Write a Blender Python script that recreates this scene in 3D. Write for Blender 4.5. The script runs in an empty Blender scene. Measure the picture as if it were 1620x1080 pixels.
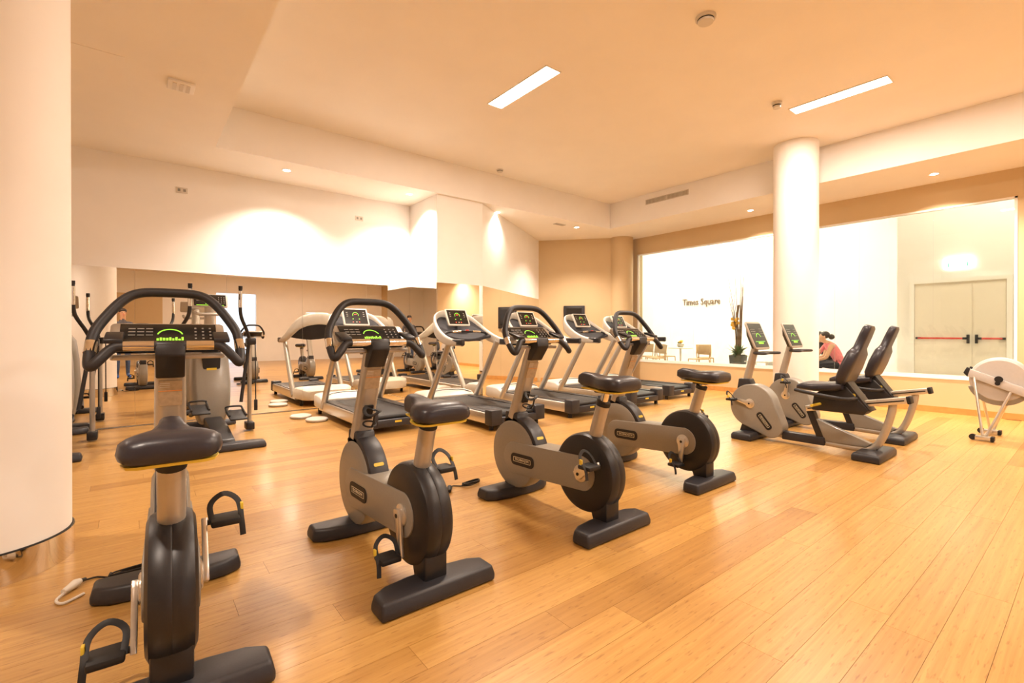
import bpy, bmesh, math, random
from mathutils import Vector, Matrix
random.seed(7)
R = math.radians
C = bpy.context.scene.collection
sc = bpy.context.scene

# ---------------------------------------------------------------- camera, exposure, world
cam_d = bpy.data.cameras.new('camera'); cam = bpy.data.objects.new('camera', cam_d); C.objects.link(cam)
cam_d.sensor_width = 36; cam_d.lens = 750 / 1620 * 36; cam_d.clip_start = 0.05
HEAD = R(51.5); PITCH = math.atan(2.6 / 750); cam_d.shift_y = -11.4 / 1620
cam.location = (0, 0, 1.18); cam.rotation_euler = (R(90) - PITCH, 0, HEAD - R(90))
sc.camera = cam
sc.view_settings.view_transform = 'Standard'; sc.view_settings.look = 'None'
sc.view_settings.gamma = 1; sc.view_settings.use_curve_mapping = False
sc.view_settings.exposure = 0.6
w = bpy.data.worlds.new('world'); sc.world = w; w.use_nodes = True
w.node_tree.nodes['Background'].inputs[0].default_value = (.75, .85, 1, 1)
w.node_tree.nodes['Background'].inputs[1].default_value = 1.2
WARM = (1, .83, .69); NEUT = (1, .92, .83)
LINEAR_W = 60; SPOT_W = 300; BEYOND_W = 58

# ---------------------------------------------------------------- helpers
def tag(o, label=None, cat=None, group=None, kind=None):
    if label: o['label'] = label
    if cat: o['category'] = cat
    if group: o['group'] = group
    if kind: o['kind'] = kind
    return o
def empty(name, label, cat, loc=(0,0,0), rz=0, group=None):
    o = bpy.data.objects.new(name, None); C.objects.link(o); o.empty_display_size = .1
    o.location = loc; o.rotation_euler = (0,0,rz); return tag(o, label, cat, group)
def copy_tree(o, parent=None):
    c = o.copy(); C.objects.link(c); c.parent = parent
    for ch in o.children: copy_tree(ch, c)
    return c
def smoothpath(pts, n=6, closed=False):
    P = [Vector(p) for p in pts]; out = []; N = len(P)
    for i in range(N if closed else N-1):
        p1, p2 = P[i], P[(i+1) % N]
        p0 = P[(i-1) % N] if (closed or i > 0) else p1*2-p2
        p3 = P[(i+2) % N] if (closed or i+2 < N) else p2*2-p1
        for k in range(n):
            t = k/n
            out.append(.5*((2*p1)+(p2-p0)*t+(2*p0-5*p1+4*p2-p3)*t*t+(3*p1-p0-3*p2+p3)*t**3))
    if not closed: out.append(P[-1])
    return out
def rrect(w, h, r, n=4):
    out = []
    for cx, cy, a0 in ((w/2-r,h/2-r,0),(-w/2+r,h/2-r,90),(-w/2+r,-h/2+r,180),(w/2-r,-h/2+r,270)):
        for k in range(n+1):
            a = R(a0+90*k/n); out.append((cx+r*math.cos(a), cy+r*math.sin(a)))
    return out
def arc2(cx, cy, r, a0, a1, n):
    return [(cx+r*math.cos(R(a0+(a1-a0)*k/n)), cy+r*math.sin(R(a0+(a1-a0)*k/n))) for k in range(n+1)]
class MB:
    def __init__(s): s.v = []; s.f = []
    def add(s, vs, fs, M=None):
        b = len(s.v)
        s.v += [tuple((M @ Vector(v)) if M else v) for v in vs]; s.f += [tuple(b+i for i in f) for f in fs]; return s
    def box(s, c, d, M=None):
        x,y,z = c; a,b,e = d[0]/2, d[1]/2, d[2]/2
        vs = [(x+i*a,y+j*b,z+k*e) for i in (-1,1) for j in (-1,1) for k in (-1,1)]
        return s.add(vs, [(0,1,3,2),(4,6,7,5),(0,4,5,1),(2,3,7,6),(0,2,6,4),(1,5,7,3)], M)
    def prism(s, poly, axis, a0, a1, M=None):
        n = len(poly)
        def pt(p, a): return (a,p[0],p[1]) if axis=='x' else ((p[0],a,p[1]) if axis=='y' else (p[0],p[1],a))
        vs = [pt(p,a0) for p in poly]+[pt(p,a1) for p in poly]
        return s.add(vs, [tuple(range(n-1,-1,-1)), tuple(range(n,2*n))]+[(i,(i+1)%n,n+(i+1)%n,n+i) for i in range(n)], M)
    def loft(s, rings, cap=True, closed=False, M=None):
        n = len(rings[0]); vs = [p for r in rings for p in r]; fs = []; m = len(rings)
        for j in range(m if closed else m-1):
            for i in range(n): fs.append((j*n+i, j*n+(i+1)%n, ((j+1)%m)*n+(i+1)%n, ((j+1)%m)*n+i))
        if cap and not closed: fs += [tuple(range(n-1,-1,-1)), tuple((m-1)*n+i for i in range(n))]
        return s.add(vs, fs, M)
    def tube(s, pts, r, n=10, closed=False, sx=1.0, M=None, up=None):
        P = [Vector(p) for p in pts]; N = len(P); rings = []
        rr = r if isinstance(r, (list, tuple)) else [r]*N
        nrm = None
        for i in range(N):
            t = (P[(i+1)%N]-P[(i-1)%N]) if (closed or 0 < i < N-1) else (P[1]-P[0] if i == 0 else P[-1]-P[-2])
            t.normalize()
            if nrm is None:
                u = Vector(up) if up else (Vector((0,0,1)) if abs(t.z) < .9 else Vector((1,0,0)))
                nrm = (u-t*u.dot(t)).normalized()
            else: nrm = (nrm-t*nrm.dot(t)).normalized()
            b = t.cross(nrm)
            rings.append([P[i]+nrm*math.cos(a)*rr[i]+b*math.sin(a)*rr[i]*sx for a in [2*math.pi*k/n for k in range(n)]])
        return s.loft(rings, True, closed, M)
    def lathe(s, prof, c, axis='z', n=24, M=None):
        rings = []
        for r, h in prof:
            ring = []
            for k in range(n):
                a = 2*math.pi*k/n; p, q = r*math.cos(a), r*math.sin(a)
                ring.append((c[0]+p,c[1]+q,c[2]+h) if axis=='z' else ((c[0]+h,c[1]+p,c[2]+q) if axis=='x' else (c[0]+q,c[1]+h,c[2]+p)))
            rings.append(ring)
        return s.loft(rings, True, False, M)
    def ball(s, c, r, n=12, m=8, M=None):
        r = r if isinstance(r, (tuple, list)) else (r,r,r)
        return s.loft([[(c[0]+r[0]*math.sin(t)*math.cos(a), c[1]+r[1]*math.sin(t)*math.sin(a), c[2]-r[2]*math.cos(t)) for a in [2*math.pi*k/n for k in range(n)]] for t in [math.pi*(j+.02)/(m+.04) for j in range(m+1)]], True, False, M)
    def build(s, name, mat, parent=None, bevel=0, seg=2, smooth=True, ang=38):
        bm = bmesh.new(); vs = [bm.verts.new(v) for v in s.v]
        for f in s.f:
            try: bm.faces.new([vs[i] for i in f])
            except ValueError: pass
        bmesh.ops.recalc_face_normals(bm, faces=bm.faces)
        if bevel:
            ed = [e for e in bm.edges if len(e.link_faces) == 2 and e.calc_face_angle(0) > R(32)]
            bmesh.ops.bevel(bm, geom=ed, offset=bevel, segments=seg, profile=.5, affect='EDGES', clamp_overlap=True)
        me = bpy.data.meshes.new(name); bm.to_mesh(me); bm.free()
        if smooth:
            me.polygons.foreach_set('use_smooth', [True]*len(me.polygons)); me.set_sharp_from_angle(angle=R(ang))
        return link(name, me, mat, parent)
def link(name, me, mat, parent=None):
    if mat and not me.materials: me.materials.append(mat)
    o = bpy.data.objects.new(name, me); C.objects.link(o); o.parent = parent; return o
def text_mesh(txt, size, depth=.002, align='CENTER'):
    cu = bpy.data.curves.new('t', 'FONT'); cu.body = txt; cu.size = size; cu.extrude = depth/2; cu.align_x = align; cu.align_y = 'CENTER'; cu.resolution_u = 2
    o = bpy.data.objects.new('t', cu); C.objects.link(o)
    me = bpy.data.meshes.new_from_object(o.evaluated_get(bpy.context.evaluated_depsgraph_get()))
    bpy.data.objects.remove(o); return me

# ---------------------------------------------------------------- materials
def mat(name, col, rough=.5, metal=0, noise=0, scale=30, bump=0, emit=None, estr=0, coat=0, spec=.5):
    m = bpy.data.materials.new(name); m.use_nodes = True; nt = m.node_tree; b = nt.nodes['Principled BSDF']
    b.inputs['Base Color'].default_value = (*col, 1); b.inputs['Roughness'].default_value = rough; b.inputs['Metallic'].default_value = metal
    b.inputs['Coat Weight'].default_value = coat; b.inputs['Coat Roughness'].default_value = .15; b.inputs['Specular IOR Level'].default_value = spec
    if emit: b.inputs['Emission Color'].default_value = (*emit, 1); b.inputs['Emission Strength'].default_value = estr
    if noise or bump:
        tc = nt.nodes.new('ShaderNodeTexCoord'); n = nt.nodes.new('ShaderNodeTexNoise'); n.inputs['Scale'].default_value = scale; n.inputs['Detail'].default_value = 4
        nt.links.new(tc.outputs['Object'], n.inputs['Vector'])
        if noise:
            r = nt.nodes.new('ShaderNodeValToRGB'); r.color_ramp.elements[0].position = .3; r.color_ramp.elements[1].position = .7
            r.color_ramp.elements[0].color = (*[c*(1-noise) for c in col], 1); r.color_ramp.elements[1].color = (*[min(1, c*(1+noise)) for c in col], 1)
            nt.links.new(n.outputs['Fac'], r.inputs['Fac']); nt.links.new(r.outputs['Color'], b.inputs['Base Color'])
        if bump:
            bp = nt.nodes.new('ShaderNodeBump'); bp.inputs['Strength'].default_value = bump; bp.inputs['Distance'].default_value = .003
            nt.links.new(n.outputs['Fac'], bp.inputs['Height']); nt.links.new(bp.outputs['Normal'], b.inputs['Normal'])
    return m
M_white = mat('white_paint', (.89,.87,.84), .6, noise=.015, scale=3)
M_ceil = mat('ceiling_paint', (.90,.86,.79), .7, noise=.015, scale=2)
M_beige = mat('beige_paint', (.62,.47,.27), .6, noise=.02, scale=3)
M_plas = mat('black_plastic', (.013,.0125,.015), .40, noise=.1, scale=150, bump=.05)
M_foot = mat('charcoal_plastic', (.024,.0235,.029), .42, noise=.08, scale=120, bump=.06)
M_tray = mat('matt_charcoal', (.030,.029,.033), .7, noise=.08, scale=120, spec=.25)
M_shell = mat('silver_shell', (.52,.48,.42), .38, .2, noise=.02, scale=60)
M_cage = mat('rower_grey', (.52,.49,.46), .45, noise=.02, scale=40)
M_keys = mat('dim_print', (.30,.28,.25), .5, noise=.05)
M_rub = mat('black_rubber', (.008,.0078,.009), .55, noise=.1, scale=200)
M_grip = mat('grip_foam', (.018,.0175,.021), .5, noise=.1, scale=200, bump=.08)
M_grey = mat('warm_grey_plastic', (.27,.25,.215), .38, noise=.03, scale=90, coat=.2)
M_silv = mat('silver_paint', (.50,.47,.42), .33, .55, noise=.02, scale=60)
M_alu = mat('brushed_aluminium', (.72,.69,.64), .28, .85, noise=.03, scale=80)
M_chrome = mat('polished_steel', (.80,.77,.72), .12, 1, noise=.02, scale=20)
M_lgrey = mat('light_grey_plastic', (.66,.62,.55), .4, noise=.02, scale=60)
M_seat = mat('saddle_vinyl', (.028,.026,.035), .34, noise=.06, scale=150, bump=.05)
M_yel = mat('yellow_trim', (.72,.52,.05), .45, noise=.03)
M_screen = mat('console_screen', (.020,.018,.016), .18, noise=.1, scale=20)
M_green = mat('green_display', (.2,.6,.05), .4, emit=(.34,.80,.04), estr=.75, noise=.02)
M_gdim = mat('dim_green_display', (.1,.3,.06), .4, emit=(.20,.45,.07), estr=.35, noise=.02)
M_red = mat('red_plastic', (.62,.05,.03), .4, emit=None, noise=.05)
M_redl = mat('red_display', (.6,.05,.03), .4, emit=(1,.1,.05), estr=.8, noise=.02)
M_print = mat('light_print', (.62,.58,.50), .5, noise=.05)
M_label = mat('clear_label', (.46,.36,.24), .4, noise=.12, scale=60)
M_orange = mat('orange_line', (.75,.28,.05), .5, noise=.05)
M_cream = mat('logo_cream', (.78,.70,.50), .5, noise=.05)
M_steelb = mat('mirror_steel', (.75,.70,.62), .07, 1, noise=.02, scale=6)
M_cloth = mat('grey_cloth', (.10,.10,.12), .8, noise=.2, scale=25)
M_jean = mat('blue_denim', (.05,.09,.20), .8, noise=.2, scale=40)
M_pink = mat('pink_cotton', (.80,.22,.25), .8, noise=.12, scale=30)
M_dark = mat('dark_cotton', (.02,.02,.025), .8, noise=.2, scale=40)
M_skin = mat('skin', (.62,.34,.20), .5, noise=.05, scale=20)
M_hair = mat('dark_hair', (.03,.018,.012), .5, noise=.3, scale=60)
M_shoe = mat('blue_shoe', (.03,.12,.45), .6, noise=.1)
M_chair = mat('beige_moulded_plastic', (.44,.28,.12), .5, noise=.05, scale=40)
M_door = mat('door_paint', (.80,.74,.64), .5, noise=.01, scale=5)
M_cable = mat('white_cable', (.75,.70,.62), .5, noise=.03)
M_leaf = mat('leaf', (.05,.10,.02), .5, noise=.3, scale=30)
M_branch = mat('branch', (.20,.11,.05), .7, noise=.25, scale=40)
M_flower = mat('yellow_flower', (.80,.42,.03), .6, noise=.2, scale=40)
M_pot = mat('dark_pot', (.05,.05,.035), .5, noise=.15, scale=30)
M_bench = mat('bench_grey', (.42,.38,.30), .6, noise=.08, scale=30)
M_lamp = mat('lamp_diffuser', (1,.95,.85), .5, emit=(1,.88,.68), estr=14, noise=.01)
M_spotl = mat('downlight_lens', (1,.95,.85), .5, emit=(1,.88,.68), estr=18, noise=.01)
M_exit = mat('exit_sign_panel', (.8,1,.9), .5, emit=(.75,1,.86), estr=2.2, noise=.01)
M_exitg = mat('exit_sign_green', (.02,.35,.15), .5, emit=(.05,.6,.25), estr=.8, noise=.02)
M_mirror = mat('mirror_silver', (.93,.90,.84), .004, 1, noise=.004, scale=2)
M_sub = mat('floor_underlay', (.16,.08,.025), .7, noise=.15)
M_base = mat('wood_skirting', (.58,.29,.08), .4, noise=.1, scale=12)
def glass_mat():
    m = bpy.data.materials.new('window_glass'); m.use_nodes = True; nt = m.node_tree; nt.nodes.clear()
    o = nt.nodes.new('ShaderNodeOutputMaterial'); mx = nt.nodes.new('ShaderNodeMixShader'); t = nt.nodes.new('ShaderNodeBsdfTransparent'); g = nt.nodes.new('ShaderNodeBsdfGlossy')
    fr = nt.nodes.new('ShaderNodeFresnel'); fr.inputs['IOR'].default_value = 1.45; t.inputs[0].default_value = (.96,.98,.95,1); g.inputs['Roughness'].default_value = .01
    nt.links.new(fr.outputs[0], mx.inputs[0]); nt.links.new(t.outputs[0], mx.inputs[1]); nt.links.new(g.outputs[0], mx.inputs[2]); nt.links.new(mx.outputs[0], o.inputs[0]); return m
M_glass = glass_mat()
def bamboo():
    m = mat('bamboo_plank', (.7,.36,.1), .33, coat=.22, spec=.5); nt = m.node_tree; L = nt.links; N = nt.nodes; b = N['Principled BSDF']
    oi = N.new('ShaderNodeObjectInfo'); ge = N.new('ShaderNodeNewGeometry')
    ad = N.new('ShaderNodeMath'); ad.operation = 'ADD'; fr = N.new('ShaderNodeMath'); fr.operation = 'FRACT'
    L.new(oi.outputs['Random'], ad.inputs[0]); L.new(ge.outputs['Random Per Island'], ad.inputs[1]); L.new(ad.outputs[0], fr.inputs[0])
    mp = N.new('ShaderNodeMapping'); mp.inputs['Scale'].default_value = (1.1, 42, 1)
    off = N.new('ShaderNodeCombineXYZ'); ml = N.new('ShaderNodeMath'); ml.operation = 'MULTIPLY'; ml.inputs[1].default_value = 37
    L.new(fr.outputs[0], ml.inputs[0]); L.new(ml.outputs[0], off.inputs[0]); L.new(ml.outputs[0], off.inputs[1])
    va = N.new('ShaderNodeVectorMath'); L.new(ge.outputs['Position'], va.inputs[0]); L.new(off.outputs[0], va.inputs[1]); L.new(va.outputs[0], mp.inputs[0])
    n1 = N.new('ShaderNodeTexNoise'); n1.inputs['Scale'].default_value = 1.0; n1.inputs['Detail'].default_value = 5; n1.inputs['Roughness'].default_value = .65; L.new(mp.outputs[0], n1.inputs['Vector'])
    mp2 = N.new('ShaderNodeMapping'); mp2.inputs['Scale'].default_value = (14, 90, 1); L.new(va.outputs[0], mp2.inputs[0])
    n2 = N.new('ShaderNodeTexNoise'); n2.inputs['Scale'].default_value = 1.0; n2.inputs['Detail'].default_value = 2; L.new(mp2.outputs[0], n2.inputs['Vector'])
    r1 = N.new('ShaderNodeValToRGB'); e = r1.color_ramp.elements
    e[0].position = .25; e[0].color = (.42,.212,.050,1); e[1].position = .75; e[1].color = (.61,.355,.108,1); L.new(n1.outputs['Fac'], r1.inputs['Fac'])
    r2 = N.new('ShaderNodeValToRGB'); e = r2.color_ramp.elements; e[0].position = .30; e[0].color = (.74,.66,.58,1); e[1].position = .40; e[1].color = (1,1,1,1); L.new(n2.outputs['Fac'], r2.inputs['Fac'])
    r3 = N.new('ShaderNodeValToRGB'); e = r3.color_ramp.elements; e[0].position = 0; e[0].color = (.78,.72,.64,1); e[1].position = .45; e[1].color = (1,1,1,1); L.new(fr.outputs[0], r3.inputs['Fac'])
    def mul(a, c):
        x = N.new('ShaderNodeMix'); x.data_type = 'RGBA'; x.blend_type = 'MULTIPLY'; x.inputs[0].default_value = 1; L.new(a, x.inputs[6]); L.new(c, x.inputs[7]); return x.outputs[2]
    L.new(mul(mul(r1.outputs[0], r2.outputs[0]), r3.outputs[0]), b.inputs['Base Color'])
    return m
M_bam = bamboo()

# ---------------------------------------------------------------- the room
YA, XB, ZL, ZH, YS, XS = 7.65, 9.3, 3.40, 3.93, 6.65, 7.97      # mirror wall, window wall, low and high ceiling, soffit edges
XW, YK = -4.0, -6.5                                              # unseen left wall and back wall
def struct(name, mb, m, bevel=0, smooth=False):
    o = mb.build(name, m, None, bevel, smooth=smooth); o['kind'] = 'structure'; return o
floor = struct('floor', MB().box((2.7, 1.2, -.05), (13.6, 15.8, .07)), M_sub)
struct('wall_left', MB().box(((XW+3.79)/2, YA+.1, ZH/2), (3.79-XW, .2, ZH)), M_white)
struct('wall_pier', MB().box(((3.79+4.68)/2, (6.70+YA+.2)/2, ZH/2), (.89, YA+.2-6.70, ZH)), M_white)
P0, P1, P2 = Vector((4.68,6.70)), Vector((7.65,8.58)), Vector((8.78,7.24))
def wallseg(name, a, b, m, th=.15, h=ZL+.02):
    d = (b-a).normalized(); n = Vector((-d.y, d.x))
    return struct(name, MB().prism([tuple(a), tuple(b), tuple(b+n*th), tuple(a+n*th)], 'z', 0, h), m)
wallseg('wall_diagonal', P0, P1, M_white)
wallseg('wall_far', P1, P2, M_beige)
WY0, WY1, WZ0, WZ1 = .76, 6.93, .51, 3.02
wr = MB()
wr.box((XB+.1, (YK+7.3)/2, WZ0/2), (.2, 7.3-YK, WZ0)); wr.box((XB+.1, (YK+7.3)/2, (WZ1+ZL+.02)/2), (.2, 7.3-YK, ZL+.02-WZ1))
wr.box((XB+.1, (YK+WY0)/2, (WZ0+WZ1)/2), (.2, WY0-YK, WZ1-WZ0)); wr.box((XB+.1, (WY1+7.3)/2, (WZ0+WZ1)/2), (.2, 7.3-WY1, WZ1-WZ0))
struct('wall_right', wr, M_beige)
struct('baseboard_right', MB().box((XB-.008, (YK+6.9)/2, .045), (.016, 6.9-YK, .09)), M_base)
d_ = (P2-P1).normalized(); n_ = Vector((-d_.y, d_.x))
struct('baseboard_far', MB().prism([tuple(P1-n_*.016+d_*.05), tuple(P2-n_*.016), tuple(P2-n_*.001), tuple(P1-n_*.001+d_*.05)], 'z', 0, .09), M_base)
struct('wall_corner_column', MB().lathe([(.26,0),(.26,ZL+.01)], (8.97,7.13,0), n=40), M_beige, smooth=True)
# ceilings: high tray, low parts and the faces between
struct('ceiling', MB().box(((.76+XS)/2, (YS-4.0)/2, ZH+.05), (XS-.76+.4, YS+4.0+.4, .1)), M_ceil)
low = MB(); T = ZH-ZL+.1
low.box(((XW+.76)/2, (YK+YA)/2, ZL+T/2), (.76-XW, YA-YK, T))
low.prism([(.76,YS),(XS,YS),(XS,9.3),(.76,9.3)], 'z', ZL, ZL+T)
low.box(((XS+XB+.2)/2, (YK+9.3)/2, ZL+T/2), (XB+.2-XS, 9.3-YK, T))
low.box(((.76+XS)/2, (YK-4.0)/2, ZL+T/2), (XS-.76, -4.0-YK, T))
struct('ceiling_low', low, M_ceil)
struct('trim_1', MB().box(((.76+XS)/2, YS-.004, (ZL+ZH)/2), (XS-.76, .008, ZH-ZL)), M_white)
struct('trim_2', MB().box((XS-.004, (YS-4)/2, (ZL+ZH)/2), (.008, YS+4-.02, ZH-ZL)), M_white)
# unseen sides, seen only in the mirrors: back wall with openings onto a bright hall
struct('wall_left_end', MB().box((XW-.1, (YK+YA)/2, ZL/2), (.2, YA-YK, ZL)), M_white)
wb = MB(); ZO = 2.75
wb.box(((XW+2.5)/2, YK-.1, ZL/2), (2.5-XW, .2, ZL)); wb.box((3.2, YK-.1, (ZO+ZL)/2), (1.4, .2, ZL-ZO)); wb.box((4.15, YK-.1, ZL/2), (.5, .2, ZL))
wb.box((5.6, YK-.1, ZL/2), (2.4, .2, ZL)); wb.box(((6.8+XB)/2, YK-.1, ZL/2), (XB-6.8, .2, ZL))
struct('wall_back', wb, M_white)
struct('wall_back_panel', MB().box((-.2, YK+.02, 1.3), (2.0, .04, 2.6)), M_beige)

# planks: the 300 largest in view are parts of their own, the rest one part
PW, PL = .1535, 1.86
def in_view(x, y):
    d = x*math.cos(HEAD)+y*math.sin(HEAD); u = x*math.sin(HEAD)-y*math.cos(HEAD)
    return d if d > .3 and abs(u/d) < 1.2 and 526+885/d < 1150 else None
pl = []; y = YK; row = 0
while y < 8.5:
    x = XW - random.random()*PL
    xmax = XB if y < 7.0 else 8.9
    xmin = XW if y+PW <= YA+.02 else 5.2
    while x < xmax:
        a, b = max(x, xmin), min(x+PL, xmax); x += PL
        if b-a < .05: continue
        pl.append((a, b, y))
    y += PW; row += 1
def near(p):
    best = None
    for k in range(7):
        d = in_view(p[0]+(p[1]-p[0])*k/6, p[2]+PW/2)
        if d and (best is None or d < best): best = d
    return best if best else 1e9
pl.sort(key=near)
cache = {}
def plank_mb(mb, a, b, y): return mb.box(((a+b)/2, y+PW/2, -.007), (b-a-.0012, PW-.0012, .014))
for a, b, y in pl[:300]:
    k = round(b-a, 2)
    if k not in cache: cache[k] = MB().box((0,0,-.007), (b-a-.0012, PW-.0012, .014)).build('plank', M_bam, floor, smooth=False); o = cache[k]
    else: o = link('plank', cache[k].data, None, floor)
    o.location = ((a+b)/2, y+PW/2, 0)
rest = MB()
for a, b, y in pl[300:]: plank_mb(rest, a, b, y)
rest.build('far_planks', M_bam, floor, smooth=False)['kind'] = 'stuff'

# mirrors: each panel its own object under its wall
def mirror(name, a, b, wall, th=.008, z0=.015, z1=1.985):
    a, b = Vector(a), Vector(b); d = (b-a).normalized(); n = Vector((d.y, -d.x))
    a2, b2 = a+d*.0012, b-d*.0012
    o = MB().prism([tuple(a2+n*.002), tuple(b2+n*.002), tuple(b2+n*th), tuple(a2+n*th)], 'z', z0, z1).build('mirror_panel', M_mirror, bpy.data.objects[wall], smooth=False)
for k in range(-4, 3): mirror('m', (k, YA), (k+1, YA), 'wall_left')
mirror('m', (3, YA), (3.785, YA), 'wall_left')
mirror('m', (3.79, 7.64), (3.79, 6.70), 'wall_pier'); mirror('m', (3.79, 6.70), (4.68, 6.70), 'wall_pier')
Ld = (P1-P0).length
for k in range(4):
    d = (P1-P0)/Ld; mirror('m', P0+d*(Ld*k/4), P0+d*(Ld*(k+1)/4-(.01 if k == 3 else 0)), 'wall_diagonal')

# pillars
def pillar(c, r, z1, label):
    o = MB().lathe([(r,.0),(r,z1)], (c[0],c[1],0), n=64).build('pillar', M_white); tag(o, label, 'pillar', kind='structure')
    MB().lathe([(r+.012,.0),(r+.012,.145),(r+.001,.145)], (c[0],c[1],.001), n=64).build('base_ring', M_steelb, o)
    MB().lathe([(r+.006,.145),(r+.0061,.152)], (c[0],c[1],.0), n=64).build('black_line', M_rub, o)  # thin black line round the top of the steel base
pillar((-.60,3.51), .33, ZL, 'white round pillar with polished steel base at the left edge')
pillar((7.60,2.86), .29, ZH, 'white round pillar behind the recumbent bikes')

# window: frame, mullion-free panes
win = struct('window_1', MB().box((XB+.10, (WY0+WY1)/2, WZ0-.012+.012), (.22, WY1-WY0, .024)), M_white)
fr = MB()
fr.box((XB+.02, (WY0+WY1)/2, WZ0+.03), (.05, WY1-WY0, .035)); fr.box((XB+.02, (WY0+WY1)/2, WZ1-.012), (.05, WY1-WY0, .024))
fr.box((XB+.02, WY0+.015, (WZ0+WZ1)/2), (.05, .03, WZ1-WZ0)); fr.box((XB+.02, WY1-.015, (WZ0+WZ1)/2), (.05, .03, WZ1-WZ0))
fr.build('window_frame', M_white, win, smooth=False)
ys = [WY0+.03, 1.63, 2.9, 4.2, 5.5, WY1-.03]
for i in range(5): MB().box((XB+.03, (ys[i]+ys[i+1])/2, (WZ0+WZ1)/2+.01), (.01, ys[i+1]-ys[i]-.004, WZ1-WZ0-.08)).build('pane', M_glass, win, smooth=False)

# ---------------------------------------------------------------- the room beyond the glass
XF, XD, YD = 14.6, 11.9, 2.62
struct('floor_beyond', MB().box((12.25, 4.7, .0), (5.5, 15, .02)), mat('pale_floor', (.72,.66,.58), .35, noise=.03, scale=4))
struct('ceiling_beyond', MB().box((12.25, 4.7, 5.05), (5.5, 15, .1)), M_white)
wf = struct('wall_beyond', MB().box((XF+.1, 7.4, 2.5), (.2, 9.6, 5)), M_white)
for k, y in enumerate([2.62+1.37*i for i in range(8)]):
    MB().box((XF-.008, y+.685, 2.5), (.016, 1.366, 4.96)).build('wall_panel', M_white, wf, smooth=False)
struct('wall_beyond_return', MB().box(((XD+XF)/2+.1, YD-.1, 2.5), (XF-XD-.0, .2, 5)), M_white)
struct('wall_beyond_door', MB().box((XD+.1, (YD-3)/2, 2.5), (.2, YD+3, 5)), M_white)
struct('wall_beyond_end', MB().box((12.2, 12.2, 2.5), (5.4, .2, 5)), M_white); struct('wall_beyond_near', MB().box((10.75, -2.9, 2.5), (2.3, .2, 5)), M_white)
# double door with panic bars
dr = struct('door_1', MB().box((XD-.015, 1.72, 1.06), (.03, 1.32, 2.12)), M_door)
fd = MB(); fd.box((XD-.03, 1.06, 1.06), (.06, .07, 2.12)); fd.box((XD-.03, 2.38, 1.06), (.06, .07, 2.12)); fd.box((XD-.03, 1.72, 2.155), (.06, 1.39, .07)); fd.build('door_frame', M_white, dr, smooth=False)
for y0, y1 in ((1.53, 2.34), (1.10, 1.52)):
    lf = MB().box((XD-.035, (y0+y1)/2, 1.05), (.012, y1-y0-.012, 2.06)).build('door_leaf', M_door, dr, smooth=False)
for y0, y1, yb in ((1.60, 2.28, 1.58), (1.14, 1.46, 1.47)):
    pb = MB().tube([(XD-.10, y0, 1.075), (XD-.10, y1, 1.075)], .017, 8).build('panic_bar', M_red, dr)
    q = MB(); q.box((XD-.08, yb, 1.065), (.06, .035, .16)); q.box((XD-.08, y1 if yb > 1.5 else y0, 1.075), (.06, .07, .04)); q.box((XD-.10, yb+(.04 if yb > 1.5 else -.04), 1.075), (.04, .06, .04)); q.build('bar_latch', M_rub, pb, bevel=.004)
ex = empty('exit_sign', 'glowing pale green exit sign above the double door', 'sign', (XD, 1.72, 2.36))
MB().box((-.035, 0, .10), (.07, .40, .20)).build('sign_box', M_exit, ex, bevel=.01)
for yy in (-.13, .13): MB().box((-.072, yy, .07), (.003, .012, .08)).build('sign_mark', M_exitg, ex)
fa = empty('fire_alarm', 'small red fire alarm box on the white wall', 'alarm', (XF-.016, 5.98, 1.55)); MB().box((-.03,0,.0),(.06,.17,.17)).build('housing', M_red, fa, bevel=.012); MB().box((-.062,0,0),(.004,.07,.05)).build('push_plate', M_white, fa)
tag(MB().box((XF-.03, 5.72, 1.57), (.028,.11,.11)).build('wall_switch', M_lgrey, None, bevel=.01), 'small pale switch beside the red alarm box', 'switch')
# lettering
sg = empty('wall_sign', 'raised bronze lettering spelling two words on the white wall', 'sign', (XF-.016, 8.33, 2.19))
M_letter = mat('letter_bronze', (.20,.13,.07), .5, noise=.1)
xx = 0; tw = .205
widths = dict(T=.60,i=.28,m=.86,e=.56,s=.50,S=.58,q=.60,u=.60,a=.56,r=.42); widths[' '] = .30
tot = sum(widths[c] for c in 'Times Square')*tw
for c in 'Times Square':
    wd = widths[c]*tw
    if c != ' ':
        o = link('letter', text_mesh(c, tw*1.5, .03), M_letter, sg)
        o.matrix_local = Matrix.Translation((-.02, tot/2-xx-wd/2, 0)) @ Matrix(((0,0,-1,0),(-.8,0,0,0),(0,1,0,0),(0,0,0,1)))
    xx += wd

# ---------------------------------------------------------------- lamps
def area(name, loc, sx, sy, W, col, parent=None, rot=(0,0,0)):
    l = bpy.data.lights.new(name, 'AREA'); l.shape = 'RECTANGLE'; l.size = sx; l.size_y = sy; l.energy = W; l.color = col
    o = bpy.data.objects.new(name, l); C.objects.link(o); o.location = loc; o.rotation_euler = rot; o.parent = parent; return o
def linear(x, y0, y1, label):
    t = empty('linear_light', label, 'ceiling light', (x, (y0+y1)/2, ZH), group='recessed linear lights')
    L = y1-y0
    f = MB()
    for sx in (-1, 1): f.box((sx*.102, 0, -.004), (.012, L+.03, .012)); f.box((0, sx*(L/2+.008), -.004), (.20, .012, .012))
    f.build('frame', M_white, t, smooth=False); MB().box((0,0,-.003), (.192, L, .006)).build('diffuser', M_lamp, t, smooth=False)
    area('lamp', (0,0,-.012), .18, L, LINEAR_W, WARM, t)
linear(3.42, 3.61, 4.63, 'linear ceiling light above the treadmills, left of the two in view')
linear(6.40, 1.48, 2.44, 'linear ceiling light near the right pillar, right of the two in view')
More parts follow.
